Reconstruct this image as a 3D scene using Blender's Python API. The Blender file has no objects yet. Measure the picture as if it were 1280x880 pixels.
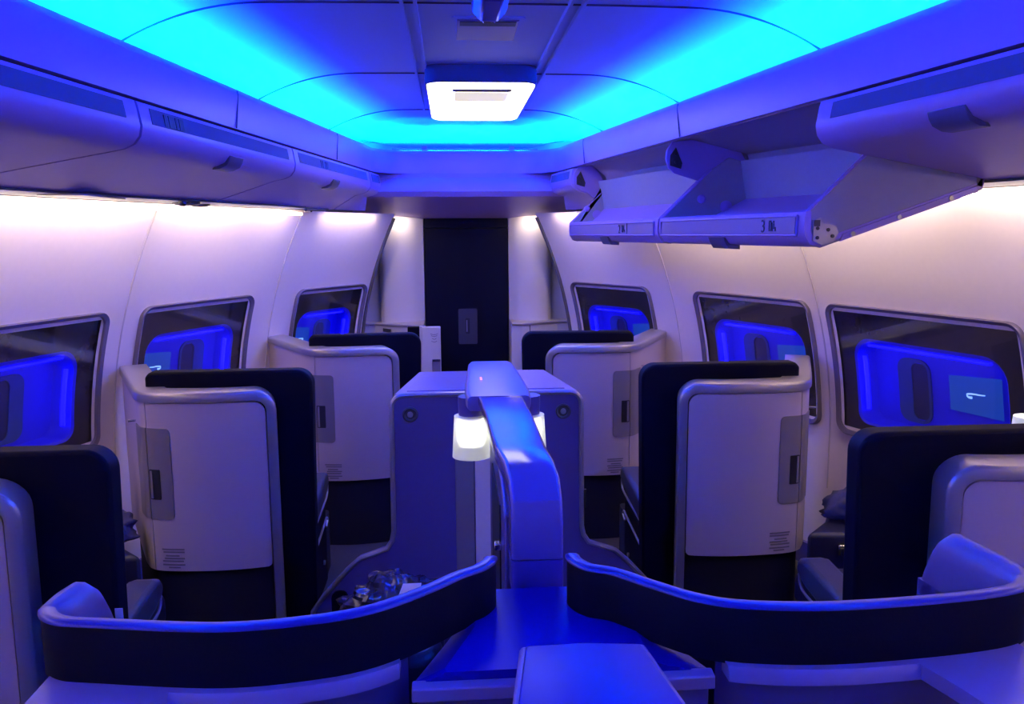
import bpy, bmesh, math, random
import numpy as np
from mathutils import Vector, Matrix
random.seed(4)
sc = bpy.context.scene
COL = sc.collection
PI = math.pi

# ------------------------------------------------------------------ materials
def mat(name, col, rough=.5, metal=0., spec=.5, coat=0., noise=0., nscale=60., bump=0., emit=None, estr=0., grain=None):
    m = bpy.data.materials.new(name); m.use_nodes = True
    nt = m.node_tree; b = nt.nodes['Principled BSDF']
    b.inputs['Base Color'].default_value = (*col, 1)
    b.inputs['Roughness'].default_value = rough
    b.inputs['Metallic'].default_value = metal
    b.inputs['Specular IOR Level'].default_value = spec
    b.inputs['Coat Weight'].default_value = coat
    b.inputs['Coat Roughness'].default_value = .08
    if emit:
        b.inputs['Emission Color'].default_value = (*emit, 1)
        b.inputs['Emission Strength'].default_value = estr
    if noise or bump:
        tc = nt.nodes.new('ShaderNodeTexCoord')
        mp = nt.nodes.new('ShaderNodeMapping')
        if grain: mp.inputs['Scale'].default_value = grain
        n = nt.nodes.new('ShaderNodeTexNoise'); n.inputs['Scale'].default_value = nscale
        n.inputs['Detail'].default_value = 4
        nt.links.new(tc.outputs['Object'], mp.inputs['Vector'])
        nt.links.new(mp.outputs['Vector'], n.inputs['Vector'])
        if noise:
            mx = nt.nodes.new('ShaderNodeMix'); mx.data_type = 'RGBA'
            mx.inputs[6].default_value = (*[c*(1-noise) for c in col], 1)
            mx.inputs[7].default_value = (*[min(1, c*(1+noise)) for c in col], 1)
            nt.links.new(n.outputs['Fac'], mx.inputs[0])
            nt.links.new(mx.outputs[2], b.inputs['Base Color'])
        if bump:
            bp = nt.nodes.new('ShaderNodeBump'); bp.inputs['Strength'].default_value = bump
            bp.inputs['Distance'].default_value = .002
            nt.links.new(n.outputs['Fac'], bp.inputs['Height'])
            nt.links.new(bp.outputs['Normal'], b.inputs['Normal'])
    return m

M = dict(
    wall=mat('wall_lining', (.80, .70, .74), .55, noise=.03, nscale=40),
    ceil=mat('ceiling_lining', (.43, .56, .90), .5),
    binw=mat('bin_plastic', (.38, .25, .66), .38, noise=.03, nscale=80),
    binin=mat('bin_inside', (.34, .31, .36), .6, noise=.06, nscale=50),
    binlab=mat('bin_label', (.10, .085, .15), .7, spec=.2),
    panel=mat('pod_panel', (.56, .46, .52), .42, noise=.04, nscale=30, grain=(1, 1, 14)),
    silver=mat('silver_trim', (.40, .365, .375), .34, metal=.55),
    chrome=mat('bright_metal', (.75, .75, .78), .2, metal=1.),
    taupe=mat('taupe_plate', (.27, .235, .235), .4, metal=.2),
    dark=mat('dark_recess', (.012, .011, .016), .5),
    navy=mat('navy_shell', (.0025, .0025, .008), .6, spec=.10, noise=.15, nscale=200, bump=.15),
    navygloss=mat('navy_gloss', (.012, .012, .06), .16, coat=.6),
    kick=mat('navy_kick', (.006, .006, .018), .8),
    leather=mat('grey_leather', (.055, .05, .062), .45, noise=.12, nscale=150, bump=.25),
    seat=mat('navy_leather', (.012, .012, .03), .5, noise=.15, nscale=150, bump=.25),
    lilac=mat('lilac_plastic', (.26, .19, .38), .32, noise=.03, nscale=60),
    lilacd=mat('lilac_shell', (.10, .075, .22), .35, noise=.03, nscale=60),
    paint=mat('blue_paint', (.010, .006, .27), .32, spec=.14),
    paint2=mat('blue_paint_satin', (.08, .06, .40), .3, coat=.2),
    psu=mat('panel_strip', (.82, .78, .76), .5),
    carpet=mat('carpet', (.05, .043, .05), .95, noise=.35, nscale=220, bump=.6),
    door=mat('door_navy', (.003, .003, .010), .6, spec=.10, noise=.1, nscale=90),
    closet=mat('closet_cream', (.62, .57, .58), .5, noise=.03, nscale=30),
    tan=mat('tan_counter', (.50, .44, .40), .35, metal=.3),
    archtrim=mat('arch_trim', (.10, .085, .085), .5),
    winsurr=mat('window_surround', (.020, .016, .024), .22, noise=.15, nscale=25),
    winframe=mat('window_frame', (.13, .105, .155), .45),
    blind=mat('window_blind', (.008, .008, .35), .5, emit=(.0, .0, 1.), estr=.22),  # own glow added so the window recess shows blue
    port=mat('port_shade', (.01, .015, .04), .4),
    reveal=mat('port_reveal', (.02, .06, .16), .4),
    azure=mat('azure_reflection', (.02, .05, .2), .4, emit=(.0, .085, .55), estr=.5),  # cabin reflection in the pane, painted as emission
    mark=mat('ribbon_glow', (.6, .8, .9), .4, emit=(.35, .75, 1.), estr=1.0),  # reflected ribbon, its brightness put into the material
    strip=mat('blue_led', (.1, .1, .8), .5, emit=(.0, .0, 1.), estr=14.),
    text=mat('print_dark', (.02, .02, .05), .6),
    notice=mat('print_grey', (.23, .20, .24), .6),
    lampglow=mat('lamp_glow', (.9, .9, .85), .4, emit=(1., .97, .86), estr=4.2),
    shade=mat('frosted_shade', (.85, .85, .82), .35, emit=(.9, .93, .75), estr=.55),
    diff=mat('ceiling_diffuser', (.9, .9, .88), .4, emit=(1., .95, .95), estr=5.),
    diffy=mat('ceiling_lens', (.8, .78, .6), .4, emit=(1., .90, .50), estr=.95),
    red=mat('red_led', (.5, .05, .05), .4, emit=(1., .25, .2), estr=2.5),
    latch=mat('latch_plastic', (.10, .08, .15), .35),
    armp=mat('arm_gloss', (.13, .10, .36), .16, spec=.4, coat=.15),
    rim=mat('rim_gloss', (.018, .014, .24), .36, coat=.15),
    tube=mat('warm_tube', (.9, .8, .7), .5, emit=(1., .82, .64), estr=17.),
    pad=mat('pad_lilac', (.17, .12, .23), .4, noise=.04, nscale=90),
    seam=mat('wall_seam', (.55, .47, .52), .5),
    bag=mat('plastic_bag', (.035, .03, .07), .18, spec=.8),
    cloth=mat('navy_blanket', (.05, .045, .09), .85, noise=.3, nscale=90, bump=.4),
    white=mat('white_fabric', (.75, .72, .80), .8, noise=.05),
    grey=mat('dark_plastic', (.05, .045, .05), .4),
)
# glass: thin clear pane, part reflection
g = bpy.data.materials.new('clear_pane'); g.use_nodes = True
nt = g.node_tree; nt.nodes.clear()
o_ = nt.nodes.new('ShaderNodeOutputMaterial'); mx_ = nt.nodes.new('ShaderNodeMixShader')
tr_ = nt.nodes.new('ShaderNodeBsdfTransparent'); gl_ = nt.nodes.new('ShaderNodeBsdfGlossy')
gl_.inputs['Roughness'].default_value = .04
lw_ = nt.nodes.new('ShaderNodeLayerWeight'); lw_.inputs['Blend'].default_value = .25
fr_ = nt.nodes.new('ShaderNodeMapRange'); fr_.inputs['To Min'].default_value = .03; fr_.inputs['To Max'].default_value = .35
nt.links.new(lw_.outputs['Facing'], fr_.inputs['Value'])
nt.links.new(fr_.outputs[0], mx_.inputs[0]); nt.links.new(tr_.outputs[0], mx_.inputs[1])
nt.links.new(gl_.outputs[0], mx_.inputs[2]); nt.links.new(mx_.outputs[0], o_.inputs[0])
M['glass'] = g
# thin see-through frosted plastic for the lamp shades
g = bpy.data.materials.new('frosted_clear'); g.use_nodes = True
nt = g.node_tree; nt.nodes.clear()
o_ = nt.nodes.new('ShaderNodeOutputMaterial'); mx_ = nt.nodes.new('ShaderNodeMixShader')
tr_ = nt.nodes.new('ShaderNodeBsdfTransparent'); pb = nt.nodes.new('ShaderNodeBsdfPrincipled')
pb.inputs['Base Color'].default_value = (.8, .82, .75, 1); pb.inputs['Roughness'].default_value = .3
pb.inputs['Emission Color'].default_value = (.95, 1, .8, 1); pb.inputs['Emission Strength'].default_value = .12
mx_.inputs[0].default_value = .55
nt.links.new(tr_.outputs[0], mx_.inputs[1]); nt.links.new(pb.outputs[0], mx_.inputs[2])
nt.links.new(mx_.outputs[0], o_.inputs[0])
M['shadeclear'] = g

# ------------------------------------------------------------------ mesh helpers
class MB:
    def __init__(s): s.v = []; s.f = []
    def add(s, vs, fs):
        o = len(s.v); s.v += [tuple(map(float, v)) for v in vs]; s.f += [tuple(i+o for i in f) for f in fs]; return s
    def loft(s, rings, closed=True, caps=True, loop=False):
        n = len(rings[0]); vs = [p for r in rings for p in r]; fs = []
        R = len(rings)
        for i in range(R if loop else R-1):
            a = i*n; b = ((i+1) % R)*n
            for j in range(n if closed else n-1):
                k = (j+1) % n
                fs.append((a+j, a+k, b+k, b+j))
        if caps and closed and not loop:
            fs.append(tuple(range(n))[::-1]); fs.append(tuple((R-1)*n+j for j in range(n)))
        return s.add(vs, fs)
    def box(s, x0, x1, y0, y1, z0, z1):
        return s.loft([[(x0, y0, z), (x1, y0, z), (x1, y1, z), (x0, y1, z)] for z in (z0, z1)])
    def prism(s, pts, fn, d0, d1):      # pts 2d outline, fn(a,b,d) -> xyz
        return s.loft([[fn(a, b, d) for a, b in pts] for d in (d0, d1)])
    def grid(s, fn, nu, nv):
        vs = [fn(i/nu, j/nv) for i in range(nu+1) for j in range(nv+1)]
        fs = [(i*(nv+1)+j, (i+1)*(nv+1)+j, (i+1)*(nv+1)+j+1, i*(nv+1)+j+1) for i in range(nu) for j in range(nv)]
        return s.add(vs, fs)
    def tube(s, pts, r, n=8):
        P = [Vector(p) for p in pts]; rings = []
        up = None
        for i, p in enumerate(P):
            t = (P[min(i+1, len(P)-1)]-P[max(i-1, 0)]).normalized()
            if up is None: up = Vector((0, 0, 1)) if abs(t.z) < .9 else Vector((1, 0, 0))
            a = t.cross(up).normalized(); b = a.cross(t).normalized(); up = b
            rr = r[i] if isinstance(r, (list, tuple)) else r
            rings.append([p+a*math.cos(k*2*PI/n)*rr+b*math.sin(k*2*PI/n)*rr for k in range(n)])
        return s.loft(rings)
    def lathe(s, prof, c=(0, 0, 0), n=28, axis='z'):
        def q(r, h, a):
            if axis == 'z': return (c[0]+r*math.cos(a), c[1]+r*math.sin(a), c[2]+h)
            if axis == 'y': return (c[0]+r*math.cos(a), c[1]+h, c[2]+r*math.sin(a))
            return (c[0]+h, c[1]+r*math.cos(a), c[2]+r*math.sin(a))
        return s.loft([[q(r, h, k*2*PI/n) for k in range(n)] for r, h in prof])

BASE = {}
def clean(o): return BASE.get(o.name, Vector((0, 0, 0)))
def obj(name, mb, m, parent=None, bevel=0., seg=2, smooth=35, weld=True):
    off = clean(parent) if parent else Vector((0, 0, 0))
    me = bpy.data.meshes.new(name)
    me.from_pydata([Vector(v)-off for v in mb.v], [], mb.f)
    bm = bmesh.new(); bm.from_mesh(me)
    if weld: bmesh.ops.remove_doubles(bm, verts=bm.verts, dist=1e-5)
    bmesh.ops.recalc_face_normals(bm, faces=bm.faces)
    bm.to_mesh(me); bm.free()
    me.materials.append(M[m] if isinstance(m, str) else m)
    for p in me.polygons: p.use_smooth = True
    me.set_sharp_from_angle(angle=math.radians(smooth))
    o = bpy.data.objects.new(name, me); COL.objects.link(o)
    if parent: o.parent = parent
    BASE[o.name] = off
    if bevel:
        b = o.modifiers.new('bevel', 'BEVEL'); b.width = bevel; b.segments = seg
        b.limit_method = 'ANGLE'; b.angle_limit = math.radians(40); b.use_clamp_overlap = True
    return o
def thing(name, label, cat, loc, group=None):
    o = bpy.data.objects.new(name, None); o.empty_display_size = .1; COL.objects.link(o)
    o.location = loc; BASE[o.name] = Vector(loc); o['label'] = label; o['category'] = cat
    if group: o['group'] = group
    return o
def tag(o, label, cat, group=None):
    o['label'] = label; o['category'] = cat
    if group: o['group'] = group
    return o
def struct(name, mb, m, parent=None, **k):
    o = obj(name, mb, m, parent, **k)
    if not parent: o['kind'] = 'structure'
    return o

def cr(pts, n=8, closed=False):          # Catmull-Rom through points
    P = [np.array(p, float) for p in pts]; out = []
    N = len(P)
    for i in range(N-1):
        p0 = P[i-1] if i > 0 else 2*P[0]-P[1]; p1, p2 = P[i], P[i+1]
        p3 = P[i+2] if i+2 < N else 2*P[-1]-P[-2]
        for k in range(n):
            t = k/n
            out.append(.5*((2*p1)+(-p0+p2)*t+(2*p0-5*p1+4*p2-p3)*t*t+(-p0+3*p1-3*p2+p3)*t**3))
    out.append(P[-1]); return out
def rrect(a0, a1, b0, b1, r, n=5, rs=None):   # rounded rectangle outline, ccw from (a0,b0); rs = radius per corner
    rs = rs or [r]*4; out = []
    for (ca, cb, st, rr) in ((a0, b0, PI, rs[0]), (a1, b0, 1.5*PI, rs[1]), (a1, b1, 0, rs[2]), (a0, b1, .5*PI, rs[3])):
        xa = ca+(rr if ca == a0 else -rr); xb = cb+(rr if cb == b0 else -rr)
        for k in range(n+1):
            t = st+.5*PI*k/n
            out.append((xa+rr*math.cos(t), xb+rr*math.sin(t)))
    return out
def lerp(a, b, t): return a+(b-a)*t
# ------------------------------------------------------------------ cabin shape
_WY = [-1.8, -1, 0, 1, 2, 2.95, 3.5, 3.95, 4.45, 4.9, 5.2, 5.55, 5.95, 6.25]
_WX = [2.60, 2.57, 2.5, 2.40, 2.24, 2.01, 1.85, 1.70, 1.52, 1.315, 1.17, .985, .735, .52]
_D = cr(list(zip(_WY, _WX)), 12); _DY = [p[0] for p in _D]; _DX = [p[1] for p in _D]
def W(y, z=1.4):
    w = float(np.interp(y, _DY, _DX))
    return w + .2*(.49-max(0., z-.7)**2)
def WN(y):
    d = (W(y+.02)-W(y-.02))/.04; l = math.hypot(1, d); return (-1/l, d/l)
def S(s, y, z, off=0.):                   # point on a side wall, off = distance into the cabin
    n = WN(y); return (s*(W(y, z)+n[0]*off), y+n[1]*off, z)
ZT = 1.895                                # top of the side walls
def xrim(y): return 1.415-.145*y
YE = 5.78                                 # end of the ceiling cove

# floor
struct('floor', MB().box(-2.9, 2.9, -1.9, 6.7, -.05, 0), 'carpet')
struct('wall_rear', MB().box(-2.9, 2.9, -1.95, -1.85, 0, 2.62), 'wall')

WINS = {-1: [(2.85, 3.95), (4.17, 4.98), (5.36, 5.98)], 1: [(2.93, 3.91), (4.03, 4.86), (5.24, 5.93)]}
WZ0, WZ1 = .77, 1.40
YW0, YW1 = -1.85, 6.02
def wall(s, name):
    ys = sorted(set([YW0+(YW1-YW0)*i/90 for i in range(91)] + [e for w in WINS[s] for e in (w[0]+.03, w[1]-.03)]))
    zs = sorted(set([0, .35, WZ0+.03, WZ1-.03] + [.7+(ZT-.7)*i/14 for i in range(15)]))
    mb = MB(); vs = [S(s, y, z) for y in ys for z in zs]; nz = len(zs); fs = []
    for i in range(len(ys)-1):
        ym = (ys[i]+ys[i+1])/2
        for j in range(nz-1):
            zm = (zs[j]+zs[j+1])/2
            if any(w[0]+.03 < ym < w[1]-.03 for w in WINS[s]) and WZ0+.03 < zm < WZ1-.03: continue
            fs.append((i*nz+j, (i+1)*nz+j, (i+1)*nz+j+1, i*nz+j+1))
    mb.add(vs, fs)
    # far end return so the lining has thickness
    struct(name, mb, 'wall')
    # lower skirting rail
    k = MB(); k.loft([[S(s, y, z, o) for z, o in ((0, .0), (.12, .0), (.12, .02), (0, .02))] for y in np.linspace(YW0, YW1, 50)])
    struct('baseboard_'+('left' if s < 0 else 'right'), k, 'lilacd')
wall(-1, 'wall_left'); wall(1, 'wall_right')

def window(s, idx, y0, y1):
    root = bpy.data.objects.new('window_%d' % idx, None); COL.objects.link(root); root['kind'] = 'structure'
    root.location = S(s, (y0+y1)/2, WZ0, 0); BASE[root.name] = Vector(root.location)
    N = 6
    def ring(pts, off):
        m_ = len(pts)//4; o = []
        for k, p in enumerate(pts):
            q = pts[(k+1) % len(pts)]; n = 10 if k % m_ == m_-1 else 1
            o += [S(s, lerp(p[0], q[0], j/n), lerp(p[1], q[1], j/n), off) for j in range(n)]
        return o
    outer = rrect(y0-.006, y1+.006, WZ0-.010, WZ1+.006, .06, N)
    inner = rrect(y0+.012, y1-.012, WZ0+.014, WZ1-.012, .05, N)
    f = MB().loft([ring(outer, -.005), ring(outer, .014), ring([((a*3+c)/4, (b*3+d)/4) for (a, b), (c, d) in zip(outer, inner)], .022),
                   ring(inner, .014), ring(inner, -.012)], caps=False)
    obj('frame', f, 'winframe', root)
    wd = y1-y0
    q0, q1 = y0+.10*wd+.02, y1-.10*wd-.015
    hole = rrect(q0, q1, WZ0+.07, 1.235, .07, N, rs=[.05, .05, .09, .09])
    hole2 = rrect(q0-.01, q1+.01, WZ0+.06, 1.25, .07, N, rs=[.06, .06, .1, .1])
    sp = MB().loft([ring(inner, -.010), ring(hole2, -.014)], caps=False)
    obj('surround', sp, 'winsurr', root)
    rv = MB().loft([ring(hole2, -.014), ring(hole, -.022), ring(rrect(q0+.01, q1-.01, WZ0+.08, 1.22, .06, N), -.13)], caps=False)
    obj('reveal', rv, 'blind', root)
    bl = MB(); pts = rrect(q0, q1, WZ0+.07, 1.23, .06, N)
    def bfn(u, v):
        return S(s, lerp(q0, q1, u), lerp(WZ0+.07, 1.235, v), -.125)
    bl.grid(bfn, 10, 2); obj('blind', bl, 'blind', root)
    # oval port behind its shade, on the forward half
    pc = lerp(q0, q1, .70); pw = .085 if wd > .7 else .07
    po = rrect(pc-pw, pc+pw, WZ0+.10, 1.17, .055, N); pi_ = rrect(pc-pw+.012, pc+pw*.15, WZ0+.115, 1.155, .04, N)
    pr = MB().loft([ring(po, -.121), ring(po, -.112), ring(pi_, -.112), ring(pi_, -.119)], caps=False)
    obj('port_reveal', pr, 'reveal', root)
    ps = MB().grid(lambda u, v: S(s, lerp(pc-pw+.012, pc+pw*.15, u), lerp(WZ0+.12, 1.15, v), -.1185), 3, 1)
    obj('port_shade', ps, 'port', root)
    # azure and ribbon reflections modelled as glowing surfaces on the aft half
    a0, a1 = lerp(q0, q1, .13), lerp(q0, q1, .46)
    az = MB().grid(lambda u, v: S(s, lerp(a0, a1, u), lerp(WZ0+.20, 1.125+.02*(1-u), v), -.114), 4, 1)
    obj('azure_reflection', az, 'azure', root)
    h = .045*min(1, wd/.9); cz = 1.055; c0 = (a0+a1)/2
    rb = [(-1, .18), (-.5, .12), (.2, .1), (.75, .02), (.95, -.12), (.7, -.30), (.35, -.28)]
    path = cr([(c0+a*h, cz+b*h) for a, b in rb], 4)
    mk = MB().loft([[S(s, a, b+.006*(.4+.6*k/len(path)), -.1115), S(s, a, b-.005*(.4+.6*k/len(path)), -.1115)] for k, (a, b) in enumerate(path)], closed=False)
    obj('ribbon_reflection', mk, 'mark', root)
    # mood light strip along the top and forward edge of the recess
    st = MB().loft([[S(s, y, z, o) for z, o in ((1.212, -.03), (1.222, -.03), (1.222, -.05), (1.212, -.05))] for y in np.linspace(q0+.08, q1-.06, 8)])
    obj('mood_light', st, 'strip', root)
    st = MB().loft([[S(s, y, z, o) for y, o in ((q1-.03, -.03), (q1-.022, -.03), (q1-.022, -.05), (q1-.03, -.05))] for z in np.linspace(WZ0+.13, 1.16, 6)])
    obj('mood_light', st, 'strip', root)
    gl = MB().grid(lambda u, v: S(s, lerp(y0+.01, y1-.01, u), lerp(WZ0+.012, WZ1-.01, v), -.006), 10, 4)
    obj('pane', gl, 'glass', root)
i = 0
for s in (-1, 1):
    for (a, b) in WINS[s]:
        i += 1; window(s, i, a, b)
# vertical joints between the wall panels
ti = 0
def trim(mb, m, **k):
    global ti
    ti += 1; return struct('trim_%d' % ti, mb, m, **k)
for s in (-1, 1):
    for y in ([4.06, 5.17] if s < 0 else [3.97, 5.05]):
        trim(MB().tube([S(s, y, z, .001) for z in np.linspace(.45, ZT, 16)], .004, 6), 'seam')
    # moulded end of the side wall in front of the closets
    zs = np.linspace(.3, ZT-.03, 18)
    def ex(z): return YW1 - .03
    trim(MB().tube([S(s, YW1, z, .004) for z in zs], .013, 8), 'archtrim')

# ------------------------------------------------------------------ ceiling, cove, valance
def xe(y): return xrim(y)+.27
YC = YE+.27
def czf(x, y):
    e = min((xe(y)-abs(x))*.99, (YC-y))
    return 2.5-.15*(1-min(max(e, 0)/.55, 1))**2
cl = MB()
def cfn(u, v):
    y = lerp(-1.85, YC, v); x = (2*u-1)*xe(y); return (x, y, czf(x, y))
cl.grid(cfn, 60, 70)
# plan path of the rim with its rounded far corners
def rimpath():
    P = []; r = .28
    for y in np.linspace(-1.85, YE-r, 40): P.append((-xrim(y), y))
    x1 = xrim(YE-r)
    for k in range(1, 9):
        a = PI-.5*PI*k/8; P.append((-x1+r+r*math.cos(a)+.0, YE-r+r*math.sin(a)))
    for x in np.linspace(-x1+r, x1-r, 10)[1:]: P.append((x, YE))
    for k in range(1, 9):
        a = .5*PI-.5*PI*k/8; P.append((x1-r+r*math.cos(a), YE-r+r*math.sin(a)))
    for y in np.linspace(YE-r, -1.85, 40)[1:]: P.append((xrim(y), y))
    return P
RP = rimpath()
def pnorm(P, i):
    a = Vector((*P[max(i-1, 0)], 0)); b = Vector((*P[min(i+1, len(P)-1)], 0)); t = (b-a).normalized()
    return Vector((-t.y, t.x, 0))        # points to the left of travel = outward here
def rsweep(P, prof, mb=None, closed=True):
    mb = mb or MB(); rings = []
    for i, p in enumerate(P):
        n = pnorm(P, i); rings.append([(p[0]+n.x*o, p[1]+n.y*o, z) for o, z in prof])
    return mb.loft(rings, closed=closed)
rsweep(RP, [(.03, 2.19), (.27, 2.19), (.27, 2.38)], cl, closed=False)     # floor and back of the hidden cove
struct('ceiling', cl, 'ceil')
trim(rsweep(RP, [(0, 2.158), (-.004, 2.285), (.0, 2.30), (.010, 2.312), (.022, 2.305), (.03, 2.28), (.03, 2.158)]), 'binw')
# joints of the ceiling panels
for y in (1.5, 2.85, 4.05, 5.2):
    X = xe(y)-.02
    trim(MB().tube([(x, y+.10*(abs(x)/X)**3, czf(x, y+.10*(abs(x)/X)**3)-.001) for x in np.linspace(-X, X, 50)], .0045, 6), 'binlab')
for x0 in (-.235, .318):
    for dx in (-.022, .022):
        trim(MB().loft([[(x0+dx-.008, y, 2.506), (x0+dx+.008, y, 2.506), (x0+dx+.005, y, 2.486), (x0+dx-.005, y, 2.486)] for y in np.linspace(-1.8, 5.15, 20)]), 'ceil')
trim(MB().loft([[(.03, y, czf(.03, y)+.004), (.055, y, czf(.03, y)+.004), (.055, y, czf(.03, y)-.008), (.03, y, czf(.03, y)-.008)] for y in np.linspace(5.2, YC-.02, 10)]), 'ceil')
# small rail with clips behind the far rim
rl = MB().tube([(-.5, YE+.06, 2.325), (.5, YE+.06, 2.325)], .008, 8)
for x in (-.28, .32): rl.box(x-.018, x+.018, YE+.045, YE+.075, 2.30, 2.345)
trim(rl, 'binw')
# far header: rounded nose and soffit over the door
hp = [(-.505, 5.60), (-.45, 5.70), (-.36, YE-.03), (.36, YE-.03), (.45, 5.70), (.505, 5.60)]
hd = MB(); prof = [(YE, 2.16), (YE-.01, 2.13), (YE-.045, 2.105), (YE-.075, 2.07), (YE-.085, 2.035), (YE-.06, 2.0), (YE, 1.985), (6.05, 1.905), (6.24, 1.872), (6.28, 1.865), (6.28, 2.16)]
hd.loft([[(x, y, z) for y, z in prof] for x in np.linspace(-.80, .80, 12)])
trim(hd, 'binw')
# ceiling over the closets, far wall
struct('wall_front', MB().box(-1.2, 1.2, 6.62, 6.68, 0, 2.6), 'closet')
for s in (-1, 1): trim(MB().box(min(s*.63, s*1.3), max(s*.63, s*1.3), 6.30, 6.33, 0, 1.98), 'closet')

# ------------------------------------------------------------------ overhead bins
def xpsu(y): return max(min(max(W(y, ZT)-.31, xrim(y)+.24), W(y, ZT)-.10), xrim(y)+.03)
def GX(y): return max(W(y, ZT)-.15, xpsu(y)+.02)
def binprof(y, s, drop=0):
    x = xrim(y); p = lerp(xpsu(y), W(y, ZT)-.004, min(1, max(0, (y-5.235)/.012)))
    out = [(.022, 2.150), (.0, 2.148), (-.004, 2.135), (-.010, 2.10), (-.014, 2.075), (-.008, 2.045), (.010, 2.022), (.04, 2.008), (.085, 1.999)]
    R = [(x+o, z) for o, z in out] + [(max(p, x+.09), 1.909), (max(p, x+.09), 1.93), (x+.09, 2.03)]
    return [(s*a, y, z) for a, z in R]
def labelstrip(y0, y1, s, o0=0.):
    return MB().loft([[(s*(xrim(y)+o), y, z) for o, z in ((-.0035-.002, 2.136), (-.0075-.002, 2.115), (-.0115-.002, 2.088), (-.004, 2.088), (.0, 2.136))] for y in np.linspace(y0, y1, 6)])
def text_mb(txt, size):
    cu = bpy.data.curves.new('t', 'FONT'); cu.body = txt; cu.size = size; cu.extrude = .0006; cu.resolution_u = 3
    o = bpy.data.objects.new('t', cu); COL.objects.link(o)
    dg = bpy.context.evaluated_depsgraph_get(); me = bpy.data.meshes.new_from_object(o.evaluated_get(dg))
    vs = [tuple(v.co) for v in me.vertices]; fs = [tuple(p.vertices) for p in me.polygons]
    bpy.data.objects.remove(o); bpy.data.curves.remove(cu); bpy.data.meshes.remove(me)
    return vs, fs
def seatmarks(h):                        # row number's little seat and window pictograms, in the a-b plane
    out = []
    def sq(a0, a1, b0, b1): out.append([(a0, b0), (a1, b0), (a1, b1), (a0, b1)])
    sq(0, h*.12, 0, h); sq(h*.12, h*.5, 0, h*.16); sq(h*.12, h*.4, h*.84, h); sq(h*.34, h*.48, h*.16, h*.84)
    sq(h*.72, h*.9, h*.2, h*.72); out.append([(h*.81+h*.11*math.cos(t), h*.87+h*.11*math.sin(t)) for t in np.linspace(0, 2*PI, 9)[:-1]])
    sq(h*.9, h*1.2, h*.2, h*.38); sq(h*1.08, h*1.2, 0, h*.2); sq(h*.6, h*.68, 0, h*.8)
    return out
def closedbin(s, y0, y1, label, hy=None, grp=None, marks=None):
    root = thing('overhead_bin', label, 'overhead bin', (s*(xrim((y0+y1)/2)+.05), (y0+y1)/2, 2.0), grp)
    d = MB().loft([binprof(y, s) for y in sorted(list(np.linspace(y0+.007, y1-.007, 10))+[q for q in (5.235, 5.247) if y0+.01 < q < y1-.01])])
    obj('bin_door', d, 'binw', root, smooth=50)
    # fixed body above the soffit
    b = MB().loft([[(s*(xrim(y)+.035), y, 2.15), (s*(xrim(y)+.10), y, 2.035), (s*xpsu(y), y, 1.94 if xpsu(y)-xrim(y) > .22 else 2.05), (s*(xpsu(y)+.02), y, 2.15)] for y in np.linspace(y0+.01, y1-.01, 6)])
    obj('bin_body', b, 'binin', root)
    L = y1-y0
    if L > .8:
        ls = obj('label_strip', labelstrip(y0+.07, y1-.08, s), 'binlab', root)
        if marks is not None:
            mk = MB()
            for k, ym in enumerate(marks):
                for (dy, dw) in ((0, .018), (.03, .035), (.075, .012), (.1, .03)):
                    mk.loft([[(s*(xrim(y)+o), y, z) for o, z in ((-.0145, 2.092), (-.0095, 2.128), (-.006, 2.128), (-.010, 2.092))] for y in (ym+dy, ym+dy+dw)])
            obj('row_mark', mk, 'text', ls)
    if hy:
        hb = MB(); a0, a1 = hy-.065, hy+.065
        hb.loft([[(s*(xrim(y)+o), y, z) for o, z in ((-.0125, 2.048), (-.007, 2.030), (.004, 2.012), (.03, 1.999), (.06, 1.996), (.05, 2.008), (.014, 2.025), (.0, 2.048))] for y in np.linspace(a0, a1, 4)])
        obj('latch_handle', hb, 'latch', root, bevel=.003)
    return root
trim(MB().loft([binprof(y, -1) for y in np.linspace(-1.8+.007, -.2-.007, 10)]), 'binw', smooth=50)
trim(MB().loft([binprof(y, -1) for y in np.linspace(-.2+.007, 1.2-.007, 10)]), 'binw', smooth=50)
closedbin(-1, 1.2, 2.61, 'closed overhead bin at the near end of the fully shut row, deep blue lit', hy=1.93)
closedbin(-1, 2.61, 3.99, 'middle closed overhead bin of the shut row, with long label strip and dark latch', hy=3.32, marks=[2.76])
closedbin(-1, 3.99, 5.44, 'closed lilac overhead bin of the shut row, beside the cabin ceiling lamp', hy=4.68, marks=[4.40])
closedbin(-1, 5.44, 5.74, 'short end bin of the fully shut row, beside the dark door header', None)
trim(MB().loft([binprof(y, 1) for y in np.linspace(-1.8+.007, -.2-.007, 10)]), 'binw', smooth=50)
trim(MB().loft([binprof(y, 1) for y in np.linspace(-.2+.007, 1.2-.007, 10)]), 'binw', smooth=50)
closedbin(1, 1.2, 2.58, 'closed blue overhead bin beside the open bin with the hinge plate', hy=2.02)
closedbin(1, 5.22, 5.74, 'short closed bin between the smaller open bin and the door header', None)
# short label of the last closed bins
for r in [o for o in COL.objects if o.name.startswith('overhead_bin') and ('short' in o['label'])]:
    s = -1 if r.location.x < 0 else 1
    obj('label_strip', labelstrip((5.49 if s < 0 else 5.28), 5.70, s), 'binlab', r)

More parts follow.
